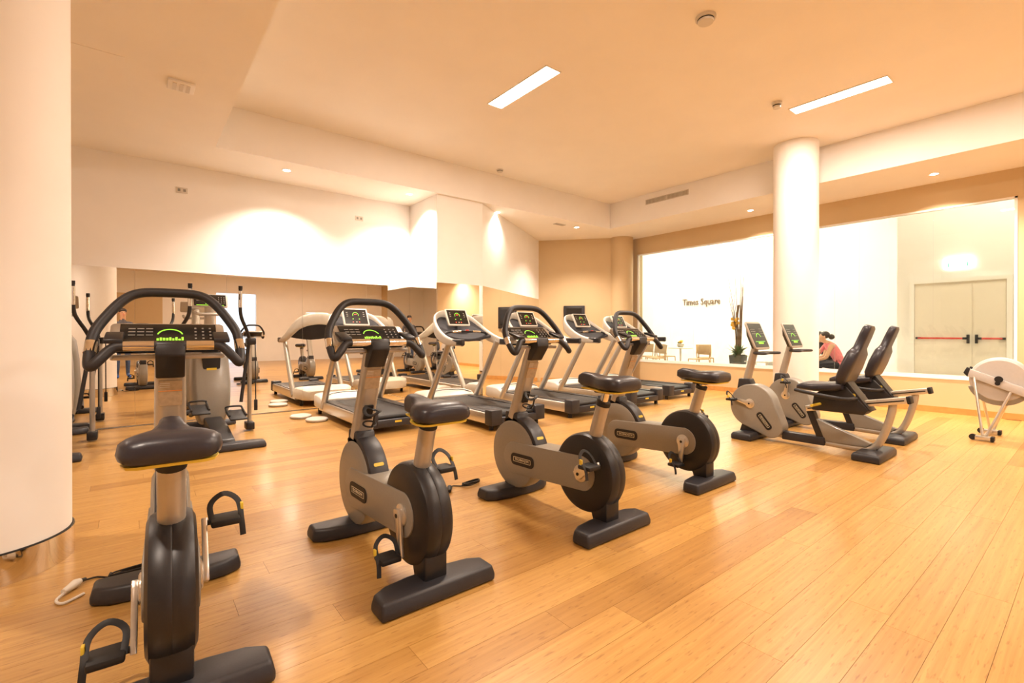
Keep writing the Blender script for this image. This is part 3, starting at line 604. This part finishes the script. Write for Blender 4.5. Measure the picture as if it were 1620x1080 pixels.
# ---------------------------------------------------------------- recumbent bike
def make_recumbent(label, loc):
    t = empty('recumbent_bike', label, 'recumbent bike', loc, 0, 'recumbent exercise bikes')
    for nm, yv, hw in (('rear_foot',0,.28),('front_foot',1.14,.26)):
        m = MB(); m.loft([[(x*hw,yv+v*.11,z) for x, v in ((-1,-1),(1,-1),(1,1),(-1,1))] for z in (.002,.05)]+[[(x*hw*.95,yv+v*.095,.078) for x, v in ((-1,-1),(1,-1),(1,1),(-1,1))]]); m.build(nm, M_foot, t, bevel=.012)
    import_hull = []
    c1, r1, c2, r2 = Vector((1.105,.365)), .240, Vector((.90,.160)), .120
    a = math.degrees(math.atan2(c2.y-c1.y, c2.x-c1.x)); off = math.degrees(math.acos((r1-r2)/(c2-c1).length))
    hull = arc2(c1.x,c1.y,r1,a+off,a+360-off,30)+arc2(c2.x,c2.y,r2,a-off,a+off,14)
    MB().prism(hull, 'x', -.085, .085).build('flywheel_housing', M_grey, t, bevel=.014, seg=3)
    MB().prism([(1.0,.05),(1.25,.05),(1.2,.2),(1.02,.2)], 'x', -.07, .07).build('front_neck', M_plas, t, bevel=.01)
    MB().prism([(1.10,.57),(1.28,.52),(1.26,.66),(1.14,.66)], 'x', -.06, .06).build('shroud', M_foot, t, bevel=.012)
    for sd in (-1, 1): badge(t, frame_mat((sd*.0855,.965,.215), (0,sd*.62,sd*.78), (0,-.78,.62)), .21, .07)
    hub = (0,1.12,.39); pedal_set(t, hub, 12 if loc[0] < 6 else 100, -1); pedal_set(t, hub, 192 if loc[0] < 6 else 280, 1)
    MB().tube(smoothpath([(0,1.0,.085),(0,.5,.075),(0,.12,.068),(0,.0,.10),(0,-.07,.22),(0,-.125,.42),(0,-.14,.52)],5), .033, 12).build('base_tube', M_silv, t)
    MB().box((0,.60,.085),(.10,.40,.085)).build('tube_cover', M_foot, t, bevel=.01)
    MB().prism([(.52,.42),(.585,.42),(.455,.07),(.39,.07)], 'x', -.04, .04).build('seat_strut', M_plas, t, bevel=.006)
    MB().prism([(.50,.31),(.42,.09),(.06,.09),(.02,.13)], 'x', -.035, .035).build('side_plate', M_grey, t, bevel=.004)
    dr = Vector((0,-.83,.175)).normalized(); Mr = frame_mat((0,.16,.485), (1,0,0), dr)
    MB().box((0,0,0),(.10,.84,.058),Mr).build('seat_rail', M_alu, t, bevel=.006); [MB().box((s_*.051,0,0),(.002,.80,.012),Mr).build('rail_groove', M_rub, t) for s_ in (-1,1)]
    MB().box((0,.43,0),(.108,.03,.07),Mr).build('rail_cap', M_rub, t, bevel=.008)
    MB().prism([(.50,.40),(.48,.56),(.34,.66),(.20,.66),(.02,.45),(.06,.40)], 'x', -.10, .10).build('seat_carriage', M_plas, t, bevel=.012)
    MB().prism([(.20,.72),(.27,.72),(.09,.44),(.0,.44)], 'x', -.09, .09).build('back_bracket', M_plas, t, bevel=.01)
    [MB().prism(rrect(.05,.034,.012), 'x', sd*.088, sd*.0925, Matrix.Translation((0,.15,.58))).build('yellow_badge', M_yel, t) for sd in (-1,1)]
    rings = [[(x*hw, yv, z+zz*th) for x, zz in rrect(2,1,.35,4)] for yv, hw, z, th in ((.22,.17,.665,.07),(.30,.20,.65,.085),(.45,.20,.635,.08),(.56,.19,.64,.075),(.61,.17,.63,.05))]
    MB().loft(rings).build('seat', M_seat, t, ang=55)
    bd = Vector((0,-.35,.93)).normalized(); bn = Vector((0,.93,.35)).normalized(); o = Vector((0,.24,.70))
    rings = [[tuple(o+bd*k+Vector((x*hw,0,0))+bn*(zz*th)) for x, zz in rrect(2,1,.35,4)] for k, hw, th in ((-.02,.16,.06),(.03,.20,.10),(.16,.21,.11),(.30,.19,.10),(.335,.14,.085),(.36,.105,.075),(.48,.10,.075),(.56,.09,.07),(.585,.07,.05))]
    MB().loft(rings).build('backrest', M_seat, t, ang=55)
    for sd in (-1, 1): MB().tube(smoothpath([(sd*.09,.12,.55),(sd*.24,.16,.555),(sd*.255,.30,.565),(sd*.25,.50,.59),(sd*.235,.60,.605)],4), .018, 10).build('side_handle', M_grip, t)
    MB().tube([(-.09,.42,.47),(-.24,.45,.46)], .014, 8).build('adjust_lever', M_yel, t)
    MB().tube([(0,1.20,.60),(0,1.10,1.01)], [.045,.038], 14).build('column', M_silv, t)
    MB().tube(smoothpath([(0,1.07,.955),(-.13,1.05,.955),(-.205,.98,.955),(-.19,.92,.955),(-.10,.935,.955),(0,.955,.955),(.10,.935,.955),(.19,.92,.955),(.205,.98,.955),(.13,1.05,.955)],4,True), .015, 8, True).build('handlebar', M_grip, t)
    tl = R(68); Mc = frame_mat((0,1.07,1.15), (1,0,0), (0,math.cos(tl),math.sin(tl)))
    cs = MB().prism(rrect(.36,.33,.04), 'z', -.02, 0, Mc).build('console', M_silv, t, bevel=.005); m = MB(); m.loft([[tuple(Mc @ Vector((x*.145,yv*.145,-.02))) for x, yv in ((-1,-1),(1,-1),(1,1),(-1,1))],[tuple(Mc @ Vector((x*.08,yv*.08-.05,-.085))) for x, yv in ((-1,-1),(1,-1),(1,1),(-1,1))]]); m.build('console_back', M_plas, cs, bevel=.008)
    bike_display(cs, .315, .285, Mc, 1.2); MB().box((0,-.075,.002),(.22,.012,.002),Mc).build('green_strip', M_gdim, cs, smooth=False)
    return t
make_recumbent('recumbent bike in front, nearer the camera', (5.46,1.37,0)); make_recumbent('recumbent bike behind the nearer one, against the pillar', (6.53,1.42,0))

# ---------------------------------------------------------------- elliptical trainer
def make_elliptical(label, loc):
    t = empty('elliptical_trainer', label, 'elliptical trainer', loc, 0, 'elliptical trainers by the mirrors')
    foot_mb(0,1,.07,1.25).build('rear_foot', M_foot, t, bevel=.012); foot_mb(1.55,-1,.07,1.1).build('front_foot', M_foot, t, bevel=.012)
    MB().prism([(.0,.04),(1.55,.04),(1.5,.14),(1.1,.20),(.5,.17),(.05,.10)], 'x', -.09, .09).build('center_beam', M_plas, t, bevel=.015)
    rings = [[(x*hw, yv+yy*dp, z) for x, yy in rrect(2,1,.25,4)] for z, hw, yv, dp in ((.12,.13,1.25,.50),(.32,.19,1.27,.55),(.55,.20,1.30,.52),(.85,.19,1.34,.42),(1.08,.165,1.36,.30),(1.16,.12,1.37,.2))]
    MB().loft(rings).build('body', M_grey, t, ang=50)
    pn = MB().prism([(-.085,.70),(.085,.70),(.10,1.12),(-.10,1.12)], 'y', 1.10, 1.20).build('front_panel', M_rub, t, bevel=.01); MB().box((0,1.098,.75),(.10,.006,.026)).build('yellow_badge', M_yel, pn)
    MB().tube([(0,1.36,1.14),(0,1.31,1.52)], [.055,.05], 14).build('neck', M_silv, t); MB().tube(smoothpath([(-.15,1.26,1.43),(-.12,1.20,1.40),(0,1.19,1.40),(.12,1.20,1.40),(.15,1.26,1.43)],4), .018, 8).build('fixed_handle', M_silv, t)
    tl = R(65); Mc = frame_mat((0,1.24,1.57), (1,0,0), (0,math.cos(tl),math.sin(tl)))
    cs = MB().prism(rrect(.37,.17,.02), 'z', -.03, -.002, Mc).build('console', M_silv, t, bevel=.005); bike_display(cs, .33, .15, Mc); MB().box((0,-.067,.002),(.28,.006,.002),Mc).build('green_strip', M_green, cs, smooth=False)
    for sd in (-1, 1):
        sw = MB().tube(smoothpath([(sd*.24,.70,1.70),(sd*.24,.72,1.50),(sd*.255,.75,1.36),(sd*.33,.86,1.20),(sd*.36,.92,1.08),(sd*.33,.93,.80),(sd*.27,.88,.36)],4), .019, 10).build('swing_arm', M_plas, t)
        MB().tube([(sd*.24,.705,1.66),(sd*.24,.722,1.47)], .0205, 10).build('arm_grip', M_chrome, sw); MB().tube([(sd*.24,.699,1.715),(sd*.24,.703,1.675)], .021, 10).build('arm_cap', M_rub, sw)
        MB().box((sd*.385,.95,1.075),(.10,.13,.085)).build('pivot_box', M_plas, t, bevel=.015)
        MB().tube([(sd*.375,.96,1.05),(sd*.375,.98,.10)], .024, 12).build('side_post', M_silv, t); MB().box((sd*.375,.98,.06),(.09,.16,.09)).build('post_base', M_plas, t, bevel=.012)
        MB().tube([(sd*.43,.93,1.04),(sd*.43,.90,.36)], .006, 6).build('pull_rod', M_rub, t); MB().box((sd*.43,.90,.31),(.035,.035,.13)).build('rod_weight', M_rub, t, bevel=.006)
        pz = .33 if sd < 0 else .26; py = .62 if sd < 0 else .48
        MB().prism([(py-.19,pz-.02),(py+.17,pz+.02),(py+.17,pz+.05),(py-.19,pz+.0)], 'x', sd*.08, sd*.245).build('pedal', M_rub, t, bevel=.008)
        rim = MB().tube(smoothpath([(sd*.085,py-.1,pz+.02),(sd*.085,py+.16,pz+.06),(sd*.10,py+.18,pz+.085),(sd*.225,py+.18,pz+.085),(sd*.245,py+.16,pz+.06),(sd*.245,py-.1,pz+.02)],4), .010, 8).build('pedal_rim', M_rub, t)
        MB().tube([(sd*.16,py+.1,pz-.01),(sd*.20,1.15,.22)], .026, 10).build('pedal_link', M_plas, t)
    return t
make_elliptical('elliptical trainer with lit console in front of the mirrors', (.71,5.50,0)); make_elliptical('elliptical trainer mostly hidden behind the left pillar', (-.74,5.92,0))

# ---------------------------------------------------------------- rowing machine
t = empty('rowing_machine', 'pale grey rowing machine with round flywheel cage at the right edge', 'rowing machine', (7.50,.74,0))
MB().prism(arc2(0,.64,.262,200,345,20), 'x', -.075, .075).build('lower_guard', M_grey, t, bevel=.004)
fw = MB().lathe([(.10,-.085),(.22,-.082),(.245,-.06),(.25,-.03),(.25,.03),(.245,.06),(.22,.082),(.10,.085)], (0,0,.655), 'x', 48).build('flywheel_cage', M_cage, t, ang=30)
for sd in (-1,1):
    dr = Vector((0,-.44,-.19)).normalized()
    MB().prism([(.26,.69),(.235,.775),(-.55,.44),(-.53,.345)], 'x', sd*.09, sd*.125).build('frame_arm', M_cage, t, bevel=.008); MB().prism([(.25,.68),(.285,.725),(.255,.79),(.225,.775)], 'x', sd*.088, sd*.128).build('arm_end', M_rub, t, bevel=.005)
    MB().lathe([(.035,sd*.125),(.035,sd*.135),(.002,sd*.135)], (0,.0,.67), 'x', 16).build('arm_boss', M_rub, t); MB().lathe([(.022,sd*.125),(.022,sd*.133),(.002,sd*.133)], (0,.01,.625), 'x', 16).build('arm_screw', M_rub, t)
    MB().tube([(sd*.11,.20,.70),(sd*.27,.11,.06)], .013, 8).build('front_leg', M_alu, t); MB().tube([(sd*.10,-.10,.56),(sd*.27,.08,.06)], .013, 8).build('leg_brace', M_alu, t)
    MB().box((sd*.27,.10,.035),(.09,.13,.04)).build('leg_foot', M_alu, t, bevel=.006); MB().box((sd*.27,.03,.032),(.10,.03,.05)).build('foot_pad', M_rub, t, bevel=.006)
    MB().lathe([(.032,-.015),(.032,.015)], (sd*.27,.185,.035), 'x', 16).build('transport_wheel', M_rub, t)
MB().box((0,.10,.045),(.50,.03,.03)).build('leg_crossbar', M_alu, t, bevel=.004)
MB().prism([(-.30,.42),(-1.75,.33),(-1.75,.385),(-.30,.49)], 'x', -.035, .035).build('slide_rail', M_alu, t, bevel=.006)
MB().prism([(-.35,.44),(-.62,.34),(-.66,.44),(-.42,.58)], 'x', -.15, .15).build('footrest', M_rub, t, bevel=.012)
MB().box((0,-1.1,.45),(.30,.25,.05)).build('sliding_seat', M_seat, t, bevel=.02); MB().box((0,-1.72,.20),(.42,.05,.40)).build('rear_leg', M_lgrey, t, bevel=.01)
MB().tube([(0,-.2,.78),(0,-.30,.98)], .014, 8).build('monitor_arm', M_rub, t); MB().box((0,-.32,1.03),(.16,.04,.13)).build('monitor', M_plas, t, bevel=.01)

# ---------------------------------------------------------------- cables
def cable(label, loc, rz, white=True):
    t = empty('power_cable', label, 'cable', loc, rz, 'power cables beside the bikes')
    if white: MB().tube(smoothpath([(-.10,.02,.007),(-.17,-.02,.007),(-.19,.03,.008),(-.16,.08,.012)],5), .006, 8).build('white_lead', M_cable, t)
    MB().tube([(-.165,.075,.018),(-.12,.125,.022),(-.105,.14,.022)], [.012,.020,.013], 12).build('connector', M_cable if white else M_rub, t)
    MB().tube([(-.105,.14,.022),(-.085,.158,.016)], .009, 8).build('connector_tip', M_rub, t)
    coil = [(-.085,.158,.012),(-.04,.17,.006)]
    for k in range(26): a = k*.75; coil.append((.08+.085*math.cos(2.6-a), .10+.03*math.sin(2.6-a)+.004*(k%3), .006+.0009*k))
    MB().tube(smoothpath(coil,3), .0045, 6).build('black_coil', M_rub, t)
cable('power cable with white connector coiled beside the leftmost bike', (-.08,2.86,0), R(8)); cable('power cable on the floor behind the third upright bike', (1.98,2.96,0), R(10), False); cable('power cable with white plug in front of the nearer recumbent bike', (5.16,2.78,0), R(25))

# ---------------------------------------------------------------- cafe furniture beyond the glass
def chair(label, x, y, rz):
    t = empty('cafe_chair', label, 'chair', (x,y,.01), rz, 'beige chairs beyond the glass')
    MB().prism(rrect(.42,.42,.06), 'z', .43, .455).build('seat', M_chair, t, bevel=.006)
    MB().loft([[(x_*.21,-.20-.02*z_k-(.03 if abs(x_) < .5 else 0)+d,z) for x_, d in ((-1,0),(-.4,0),(.4,0),(1,0),(1,.02),(.4,.02),(-.4,.02),(-1,.02))] for z_k, z in ((0,.56),(1,.70),(2,.82))]).build('backrest', M_chair, t, bevel=.004)
    for sx in (-1,1): MB().tube([(sx*.19,.18,.44),(sx*.20,.20,.0)], .014, 8).build('leg', M_chair, t); MB().tube([(sx*.20,-.21,.60),(sx*.19,-.19,.44),(sx*.21,-.25,.0)], .014, 8).build('leg', M_chair, t)
for lb, x, y, rz in (('at the left end, by the window edge',12.35,8.95,100),('second from the left',12.15,8.42,80),('third from the left, its back to the gym',11.75,8.10,60),('left of the round table, facing it',12.85,8.5,-110),('right of the flower bowl, back to the gym',12.15,7.02,75),('at the right end of the group',12.9,7.25,130)):
    chair('beige cafe chair beyond the glass, ' + lb, x, y, R(rz))
t = empty('cafe_table', 'small round table beyond the glass under the flower bowl', 'table', (12.45,7.76,.01))
MB().lathe([(.34,.71),(.35,.72),(.35,.735),(.34,.74)], (0,0,0), n=32).build('table_top', M_lgrey, t); MB().tube([(0,0,.02),(0,0,.72)], .03, 12).build('post', M_alu, t); MB().lathe([(.22,0),(.22,.015),(.03,.03)], (0,0,0), n=24).build('base', M_alu, t)
t = empty('flower_bowl', 'grey bowl of yellow flowers on the cafe table', 'flowers', (12.45,7.76,.75))
MB().lathe([(.06,0),(.09,.03),(.10,.10),(.085,.10),(.07,.02)], (0,0,.001), n=20).build('bowl', M_bench, t)
for k in range(9): a = k*2.4; MB().ball((.055*math.cos(a)*(k/9+.3),.055*math.sin(a)*(k/9+.3),.14+.02*(k%3)), .032, 8, 5).build('flower', M_flower if k % 3 else M_leaf, t)
t = empty('potted_plant', 'tall potted plant with bare branches beyond the glass', 'plant', (11.6,5.66,.01))
MB().loft([[(x*s_,y*s_,z) for x,y in ((-1,-1),(1,-1),(1,1),(-1,1))] for s_, z in ((.11,0),(.16,.62),(.14,.62),(.13,.55))]).build('pot', M_pot, t, bevel=.01)
for k in range(16):
    a = k*2.39; l = 1.0+.9*random.random(); MB().tube(smoothpath([(.05*math.cos(a),.05*math.sin(a),.55),(.07*math.cos(a)+.02,.07*math.sin(a),.55+l*.5),((.10+.16*random.random())*math.cos(a),(.1+.16*random.random())*math.sin(a),.55+l+.2)],4), [.013-.001*j for j in range(9)], 5).build('branch', M_branch, t)
MB().tube(smoothpath([(.02,0,.5),(.05,.02,1.1),(.0,.03,1.5),(.03,.0,1.85)],4), .028, 8).build('trunk', M_branch, t)
for k in range(48):
    a = k*2.39; r_ = .14+.18*random.random(); z = .50+.40*random.random(); q = Vector((r_*math.cos(a), r_*math.sin(a), z)); o = Vector((.03*math.cos(a),.03*math.sin(a),.6)); s_ = Vector((-math.sin(a),math.cos(a),0))*.032
    MB().add([tuple(o),tuple((o+q)/2+s_+Vector((0,0,.05))),tuple(q),tuple((o+q)/2-s_+Vector((0,0,.05))),tuple((o+q)/2+Vector((0,0,.042)))],[(0,1,4),(1,2,4),(2,3,4),(3,0,4)]).build('leaf', M_leaf, t)
for k in range(12): a = k*2.39; MB().ball((-.02+.09*math.cos(a)*random.random(),.08+.09*math.sin(a)*random.random(),1.28+.25*random.random()), .045, 8, 5).build('flower', M_flower, t)
t = empty('low_bench', 'low grey bench by the wall behind the seated people', 'bench', (11.95,3.75,.01))
MB().box((0,0,.30),(.42,2.0,.06)).build('seat', M_bench, t, bevel=.01); [MB().box((0,s_*.85,.135),(.36,.08,.27)).build('leg', M_bench, t, bevel=.006) for s_ in (-1,1)]
t = empty('side_table', 'low glass-topped table beyond the window beside the pillar', 'table', (11.35,5.0,.01))
MB().box((0,0,.50),(.5,.55,.025)).build('table_top', M_lgrey, t, bevel=.005); [MB().box((0,s_*.2,.25),(.36,.05,.48)).build('leg', M_alu, t) for s_ in (-1,1)]

# ---------------------------------------------------------------- people: skinned skeletons, one mesh each
def person(name, label, loc, rz, nodes, edges, root, paint, mats, hair=None):
    t = empty(name, label, 'person', loc, rz)
    me = bpy.data.meshes.new('body'); keys = list(nodes); idx = {k:i for i,k in enumerate(keys)}
    me.from_pydata([nodes[k][:3] for k in keys], [(idx[a],idx[b]) for a,b in edges], [])
    tmp = bpy.data.objects.new('tmp', me); C.objects.link(tmp)
    tmp.modifiers.new('s', 'SKIN'); sub = tmp.modifiers.new('u', 'SUBSURF'); sub.levels = 2; sub.render_levels = 2
    for k in keys:
        sv = me.skin_vertices[0].data[idx[k]]; r = nodes[k][3]; sv.radius = r if isinstance(r, tuple) else (r, r); sv.use_root = (k == root)
    dg = bpy.context.evaluated_depsgraph_get(); dg.update()
    m2 = bpy.data.meshes.new_from_object(tmp.evaluated_get(dg)); bpy.data.objects.remove(tmp)
    m2.materials.clear()
    for m in mats: m2.materials.append(m)
    for p in m2.polygons: p.material_index = paint(p.center); p.use_smooth = True
    link('body', m2, None, t)
    if hair: hair(t)
    return t
def hand(nodes, edges, side, wrist, d, up):       # palm, four fingers and a thumb
    w = Vector(nodes[wrist][:3]); d = Vector(d).normalized(); up = Vector(up).normalized(); s = d.cross(up)
    pk = wrist+'_palm'; p = w+d*.06; nodes[pk] = (*p, (.030,.018)); edges.append((wrist, pk))
    for i, (o, L) in enumerate(((-.026,.065),(-.009,.078),(.009,.074),(.026,.058))):
        a = pk+'f%d' % i; b = a+'t'; q = p+d*.035+s*o; nodes[a] = (*q, .0085); q2 = q+d*L*.75-up*L*.45; nodes[b] = (*q2, .007); edges += [(pk,a),(a,b)]
    q = w+d*.035-s*side*.035; q2 = q+d*.045-s*side*.012-up*.015; nodes[pk+'h'] = (*q, .010); nodes[pk+'hh'] = (*q2, .008); edges += [(wrist,pk+'h'),(pk+'h',pk+'hh')]
def face(t, y, z):                                # eyes, nose, mouth and ears around the head's centre
    for s_ in (-1, 1):
        MB().ball((s_*.030, y+.086, z+.012), (.012,.008,.007), 8, 6).build('eye', M_hair, t); MB().ball((s_*.078, y+.0, z-.005), (.012,.020,.030), 8, 6).build('ear', M_skin, t)
    MB().loft([[(x*w_, y+d_y, z+dz) for x, d_y in ((-1,.078),(0,.078+p),(1,.078))] for w_, p, dz in ((.006,.012,.012),(.014,.032,-.022),(.010,.012,-.032))]).build('nose', M_skin, t)
    MB().ball((0, y+.082, z-.052), (.022,.008,.006), 8, 6).build('mouth', M_pink, t)
# photographer, seen only in the mirror
N = dict(pel=(0,0,.95,(.15,.11)), waist=(0,0,1.10,(.14,.10)), chest=(0,0,1.33,(.165,.115)), neck=(0,.01,1.50,.055), jaw=(0,.045,1.60,.062), head=(0,.03,1.70,(.078,.092)), crown=(0,.02,1.775,.05))
Ed = [('pel','waist'),('waist','chest'),('chest','neck'),('neck','jaw'),('jaw','head'),('head','crown')]
for s_, k in ((-1,'l'),(1,'r')):
    N.update({k+'hip':(s_*.095,0,.88,.085), k+'kn':(s_*.105,.02,.50,.06), k+'an':(s_*.11,-.01,.10,.042), k+'toe':(s_*.13,.15,.035,.038), k+'sh':(s_*.19,0,1.43,.058), k+'el':(s_*.26,-.02,1.14,.045), k+'wr':(s_*.20,.19,1.06,.030)})
    Ed += [('pel',k+'hip'),(k+'hip',k+'kn'),(k+'kn',k+'an'),(k+'an',k+'toe'),('chest',k+'sh'),(k+'sh',k+'el'),(k+'el',k+'wr')]
    hand(N, Ed, s_, k+'wr', (-s_*.4,.8,.1), (0,-.1,1))
def hair1(t):
    MB().ball((0,.005,1.745), (.088,.094,.070), 16, 10).build('hair', M_hair, t); face(t, .03, 1.69)
def paint1(c):
    if c.z > 1.52: return 0
    if c.z < .085: return 3
    if c.z < .96: return 2
    if c.y > .15 and c.z < 1.2: return 0
    return 1
person('person', 'standing person in dark grey top and jeans, seen in the mirror', (-.25,-.55,0), R(-12), N, Ed, 'pel', paint1, [M_skin, M_cloth, M_jean, M_shoe], hair1)
# seated woman in pink leaning forward, chin on hand
def seated(name, label, loc, rz, top, hairstyle):
    N = dict(pel=(0,0,.50,(.16,.13)), waist=(0,.07,.66,(.13,.10)), chest=(0,.20,.86,(.155,.11)), neck=(0,.30,.99,.048), jaw=(0,.375,1.03,.055), head=(0,.36,1.11,(.075,.088)), crown=(0,.34,1.18,.05))
    Ed = [('pel','waist'),('waist','chest'),('chest','neck'),('neck','jaw'),('jaw','head'),('head','crown')]
    for s_, k in ((-1,'l'),(1,'r')):
        N.update({k+'hip':(s_*.10,.04,.49,.09), k+'kn':(s_*.13,.47,.50,.062), k+'an':(s_*.13,.50,.10,.042), k+'toe':(s_*.14,.66,.035,.036), k+'sh':(s_*.175,.25,.93,.052)})
        if s_ > 0: N.update({k+'el':(s_*.16,.46,.64,.040), k+'wr':(s_*.09,.50,.90,.028)}); d, u = (-.3,-.35,1), (0,-1,-.3)
        else: N.update({k+'el':(s_*.20,.36,.66,.040), k+'wr':(s_*.10,.52,.60,.028)}); d, u = (.4,.8,-.1), (0,.1,1)
        Ed += [('pel',k+'hip'),(k+'hip',k+'kn'),(k+'kn',k+'an'),(k+'an',k+'toe'),('chest',k+'sh'),(k+'sh',k+'el'),(k+'el',k+'wr')]
        hand(N, Ed, s_, k+'wr', d, u)
    def paint(c):
        if c.z < .08: return 3
        if c.z < .585 and (c.y > .12 or c.z < .50): return 2
        if c.z > .97 or abs(c.x) > .165 or c.y > .36: return 0
        return 1
    def hair(t):
        face(t, .36, 1.10)
        MB().ball((0,.318,1.142), (.088,.092,.080), 14, 10).build('hair', M_hair, t)
        if hairstyle: MB().ball((0,.20,1.10), (.05,.06,.06), 10, 8).build('hair_bun', M_hair, t)
    return person(name, label, loc, rz, N, Ed, 'pel', paint, [M_skin, top, M_dark, M_dark], hair)
seated('person', 'person in pink top sitting hunched with chin on hand', (11.78,3.52,-.01), R(35), M_pink, True)
seated('person', 'dark haired person in dark top sitting beside the one in pink', (12.72,4.02,-.01), R(60), M_dark, False)
